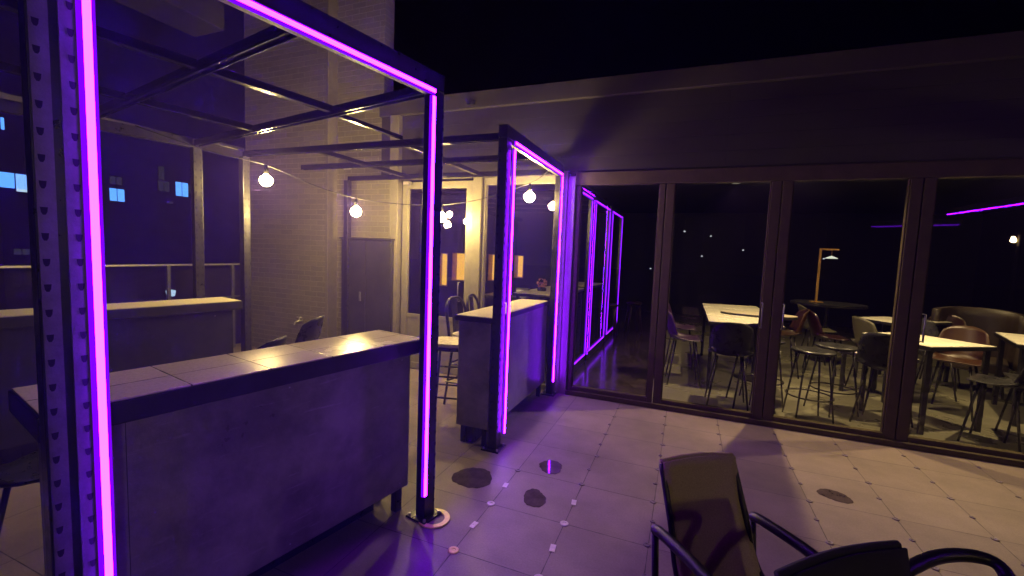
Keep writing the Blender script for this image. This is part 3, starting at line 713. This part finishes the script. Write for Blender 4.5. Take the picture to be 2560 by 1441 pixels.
# flange ring under the near post
rg = MB(); n = 36
for i in range(n):
    a0, a1 = 2*PI*i/n, 2*PI*(i+1)/n
    rg.add([(.066*math.cos(a0), .066*math.sin(a0), .006), (.098*math.cos(a0), .098*math.sin(a0), .006), (.098*math.cos(a1), .098*math.sin(a1), .006), (.066*math.cos(a1), .066*math.sin(a1), .006)], [(0, 1, 2, 3)])
tag(rg.build('base_ring', capy, None, thick=.008, loc=(-1.35, 2.24, .0)), 'bright yellow ring lying on the floor at the foot of the near frame', 'ring')
def puddle(cx, cy, rx, ry, seed, rz=0):
    rnd = random.Random(seed); k = 72; ph = [rnd.uniform(0, 6.28) for _ in range(5)]
    pts = []
    for i in range(k):
        a = 2*PI*i/k; rr = 1+.09*math.sin(2*a+ph[0])+.05*math.sin(3*a+ph[1])+.02*math.sin(5*a+ph[2])+.02*math.sin(11*a+ph[3])+.012*math.sin(17*a+ph[4])
        pts.append((rx*rr*math.cos(a), ry*rr*math.sin(a)))
    o = MB().prism(pts, .0008, .003).build('puddle', wet, None, loc=(cx, cy, 0)); o.rotation_euler[2] = rz; o['kind'] = 'structure'
puddle(-1.36, 2.79, .135, .155, 3); puddle(-.885, 3.20, .095, .10, 5); puddle(-.86, 2.73, .075, .11, 9, .2); puddle(1.10, 3.70, .10, .085, 12)

# ------------------------------------------------------------------ sling chairs in the foreground
def sling_chair(label, loc, rz, m_s, tall=.84, w=.235, lift=0., arm=None):
    r = thing('patio_chair', label, 'chair', loc, rz)
    # faces -y in its own frame; back at +y
    def back(u, v):
        x = (u-.5)*2*w*(1-.05*v); y = .20+.19*v+.02*math.sin(PI*u)*(1-v)+.012*math.sin(PI*u); z = .40+(tall-.40)*v+.006*math.sin(PI*u)*v
        return Vector((x, y+.02*math.sin(PI*v), z))
    MB().grid(back, 10, 14).build('back_sling', m_s, r, smooth=True, thick=.006)
    MB().tube([back(i/10, 1)+Vector((0, .018, -.004)) for i in range(11)], .011, 8).build('top_hem', m_s, r, smooth=True)
    def seat(u, v):
        return Vector(((u-.5)*2*w, -.28+.48*v, .41-.035*math.sin(PI*v)-.01*math.sin(PI*u)+.02*(1-v)))
    MB().grid(seat, 8, 12).build('seat_sling', m_s, r, smooth=True, thick=.006)
    for s_ in (-1, 1):
        X = s_*(w+.012)
        MB().tube(smooth_path([(X*.88, .405, tall-.012), (X*.9, .315, .62), (X*.94, .22, .42), (X, -.0, .37), (X, -.28, .42), (X, -.33, .38)], 5), .013, 8).build('side_rail', chairm, r, smooth=True)
        XA = s_*(w+.05)
        if arm and s_ < 0: MB().tube(smooth_path(arm, 5), .019, 8).build('armrest', chairm, r, smooth=True); continue
        MB().tube(smooth_path([(XA, .33, .585), (XA, .28, .60), (XA, .05, .615), (XA, -.20, .60), (XA, -.27, .575), (XA, -.29, .50)], 5), .021, 8).build('armrest', chairm, r, smooth=True)
        MB().tube([(XA, -.29, .52), (XA, -.31, .25), (XA, -.33, 0)], .014, 8).build('leg', chairm, r, smooth=True)
        MB().tube([(XA, .33, .585), (XA, .31, .40), (XA, .36, 0)], .014, 8).build('leg', chairm, r, smooth=True)
    MB().cyl((-w-.05, .20, .33), (w+.05, .20, .33), .011).build('cross_bar', chairm, r)
    MB().cyl((-w-.05, -.27, .36), (w+.05, -.27, .36), .011).build('cross_bar', chairm, r)
    return r
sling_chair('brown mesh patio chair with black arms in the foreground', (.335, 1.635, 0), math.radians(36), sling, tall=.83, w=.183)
rz2 = math.radians(40); o2 = Vector((.395, 1.175, 0))+Vector((math.sin(rz2)*.385, -math.cos(rz2)*.385, 0))
def l2(x, y, z):
    d = Vector((x, y, 0))-o2; return (d.x*math.cos(rz2)+d.y*math.sin(rz2), -d.x*math.sin(rz2)+d.y*math.cos(rz2), z)
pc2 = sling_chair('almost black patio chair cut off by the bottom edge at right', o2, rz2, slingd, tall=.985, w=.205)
MB().tube(smooth_path([l2(.52, 1.36, .84), l2(.70, 1.54, .85), l2(.82, 1.60, .852), l2(.87, 1.58, .84), l2(.86, 1.50, .78), l2(.84, 1.44, .62)], 5), .018, 8).build('armrest', chairm, pc2, smooth=True)
# ------------------------------------------------------------------ things behind the viewpoint whose light and shadow reach the view
sd = thing('bulb_post', 'post with a warm bulb at the right end of the terrace', 'lamp', (5.2, 0, 0))
MB().cyl((0, 0, 0), (0, 0, 2.3), .03).build('pole', black, sd)
MB().lathe([(.0, .0), (.03, .02), (.035, .05), (.02, .09), (.0, .1)], (-.08, 0, 2.15), 12).build('bulb', bulbm, sd, smooth=True)
lf = thing('light_bar', 'long purple light bar mirrored in the rightmost glass door', 'light bar', (3.77, 2.1, 2.5), PI-.077)
MB().box(-.04, .0, -.85, .85, .02, .1).build('housing', black, lf); led(lf, .0, -.85, .85, .0, .0)
lf = thing('light_bar', 'shorter dim purple light bar mirrored faintly in the glass', 'light bar', (3.68, .19, 2.4), PI-.94)
MB().box(-.04, .0, -.62, .62, .02, .1).build('housing', black, lf); led(lf, .0, -.6, .6, .0, .0, True)
bp_ = thing('bulb_post', 'second post with a warm bulb behind the viewpoint', 'lamp', (1.9, -1.5, 0))
MB().cyl((0, 0, 0), (0, 0, 2.45), .03).build('pole', black, bp_)
MB().lathe([(.0, .0), (.03, .02), (.035, .05), (.02, .09), (.0, .1)], (-.08, 0, 2.30), 12).build('bulb', postbulb, bp_, smooth=True)
# hanging specks added in the dark room to stand in for city lights
for i, (x, z, y, lb) in enumerate(((-.1, 2.30, 11, 'tiny cold stand-in for a city light high at the left, seen through the tiled table door'), (.55, 2.3, 13, 'small pale stand-in for a city light high in the middle of the tiled table door'), (.35, 1.75, 12.5, 'tiny stand-in for a city light above the tiled table'), (1.35, 1.95, 13, 'tiny stand-in for a city light just left of the wide door post'), (3.2, 1.8, 13.2, 'tiny stand-in for a city light far right of the brass lamp'), (-.95, 1.35, 13, 'tiny white stand-in for a city light at the far end of the corridor'), (-.7, 1.1, 13, 'small white stand-in for a city light low at the end of the corridor'))):
    d = thing('city_light_speck', lb, 'lamp', (x, y, z)); MB().lathe([(.0, -.02), (.02, -.012), (.028, .0), (.0, .02)], n=10).build('glow_bead', speck, d); MB().cyl((0, 0, .02), (0, 0, 3.02-z), .004, n=6).build('cord', cable, d)

# ------------------------------------------------------------------ world, camera, render
w = bpy.data.worlds.new('World'); sc.world = w; w.use_nodes = True
bg = w.node_tree.nodes['Background']
sky = w.node_tree.nodes.new('ShaderNodeTexSky'); sky.sky_type = 'NISHITA'; sky.sun_disc = False
sky.sun_elevation = math.radians(-6); sky.sun_rotation = math.radians(200)
hs = w.node_tree.nodes.new('ShaderNodeMix'); hs.data_type = 'RGBA'; hs.inputs[0].default_value = .92
hs.inputs[7].default_value = (.0055, .0040, .0060, 1)
ml = w.node_tree.nodes.new('ShaderNodeVectorMath'); ml.operation = 'SCALE'; ml.inputs['Scale'].default_value = .02
w.node_tree.links.new(sky.outputs[0], ml.inputs[0]); w.node_tree.links.new(ml.outputs[0], hs.inputs[6]); w.node_tree.links.new(hs.outputs[2], bg.inputs[0])
bg.inputs[1].default_value = 1.0
vs_ = w.node_tree.nodes.new('ShaderNodeVolumeScatter'); vs_.inputs['Color'].default_value = (.24, .15, 1, 1); vs_.inputs['Density'].default_value = .018; vs_.inputs['Anisotropy'].default_value = .35  # blue-tinted haze added round the booths to stand in for lens glow
vn = w.node_tree.nodes; vl = w.node_tree.links.new
def mr(src, a, b):
    q = vn.new('ShaderNodeMapRange'); q.interpolation_type = 'SMOOTHSTEP'; q.inputs[1].default_value = a; q.inputs[2].default_value = b; vl(src, q.inputs[0]); return q.outputs[0]
def mm(op, a, b):
    q = vn.new('ShaderNodeMath'); q.operation = op
    for i, v in enumerate((a, b)):
        if isinstance(v, float): q.inputs[i].default_value = v
        else: vl(v, q.inputs[i])
    return q.outputs[0]
ge = vn.new('ShaderNodeNewGeometry'); sx = vn.new('ShaderNodeSeparateXYZ'); vl(ge.outputs['Position'], sx.inputs[0])
k_ = mm('MULTIPLY', mm('MULTIPLY', mr(sx.outputs[0], -.5, -1.3), mr(sx.outputs[0], -8., -6.)), mm('MULTIPLY', mr(sx.outputs[1], 5.2, 4.8), mm('MULTIPLY', mr(sx.outputs[1], -3., -1.), mr(sx.outputs[2], 6., 3.))))
vl(mm('ADD', mm('MULTIPLY', k_, .032), .002), vs_.inputs['Density'])
w.cycles.volume_step_size = 1.3; sc.cycles.volume_max_steps = 6
w.node_tree.links.new(vs_.outputs[0], w.node_tree.nodes['World Output'].inputs['Volume'])

cd = bpy.data.cameras.new('Camera'); co = bpy.data.objects.new('Camera', cd); C.objects.link(co); sc.camera = co
yaw, pit, rol, f = -.37782927, -.08218666, .03826235, 1092.6
fw = Vector((math.sin(yaw)*math.cos(pit), math.cos(yaw)*math.cos(pit), math.sin(pit)))
r0 = Vector((math.cos(yaw), -math.sin(yaw), 0)); u0 = r0.cross(fw)
r = math.cos(rol)*r0+math.sin(rol)*u0; u = -math.sin(rol)*r0+math.cos(rol)*u0
Mx = Matrix(((r.x, u.x, -fw.x, 0), (r.y, u.y, -fw.y, 0), (r.z, u.z, -fw.z, 1.667), (0, 0, 0, 1)))
co.matrix_world = Mx
cd.sensor_width = 36; cd.lens = f/2560*36; cd.clip_start = .05; cd.clip_end = 3000
sc.view_settings.view_transform = 'Standard'; sc.view_settings.look = 'None'; sc.view_settings.exposure = 0
sc.render.engine = 'CYCLES'
sc.cycles.use_denoising = True
sc.cycles.max_bounces = 8; sc.cycles.diffuse_bounces = 2; sc.cycles.glossy_bounces = 3; sc.cycles.transparent_max_bounces = 12
sc.cycles.sample_clamp_indirect = 6; sc.cycles.sample_clamp_direct = 0
sc.cycles.caustics_reflective = False; sc.cycles.caustics_refractive = False
sc.cycles.use_light_tree = True
sc.cycles.use_adaptive_sampling = True; sc.cycles.adaptive_threshold = .04; sc.cycles.volume_bounces = 0
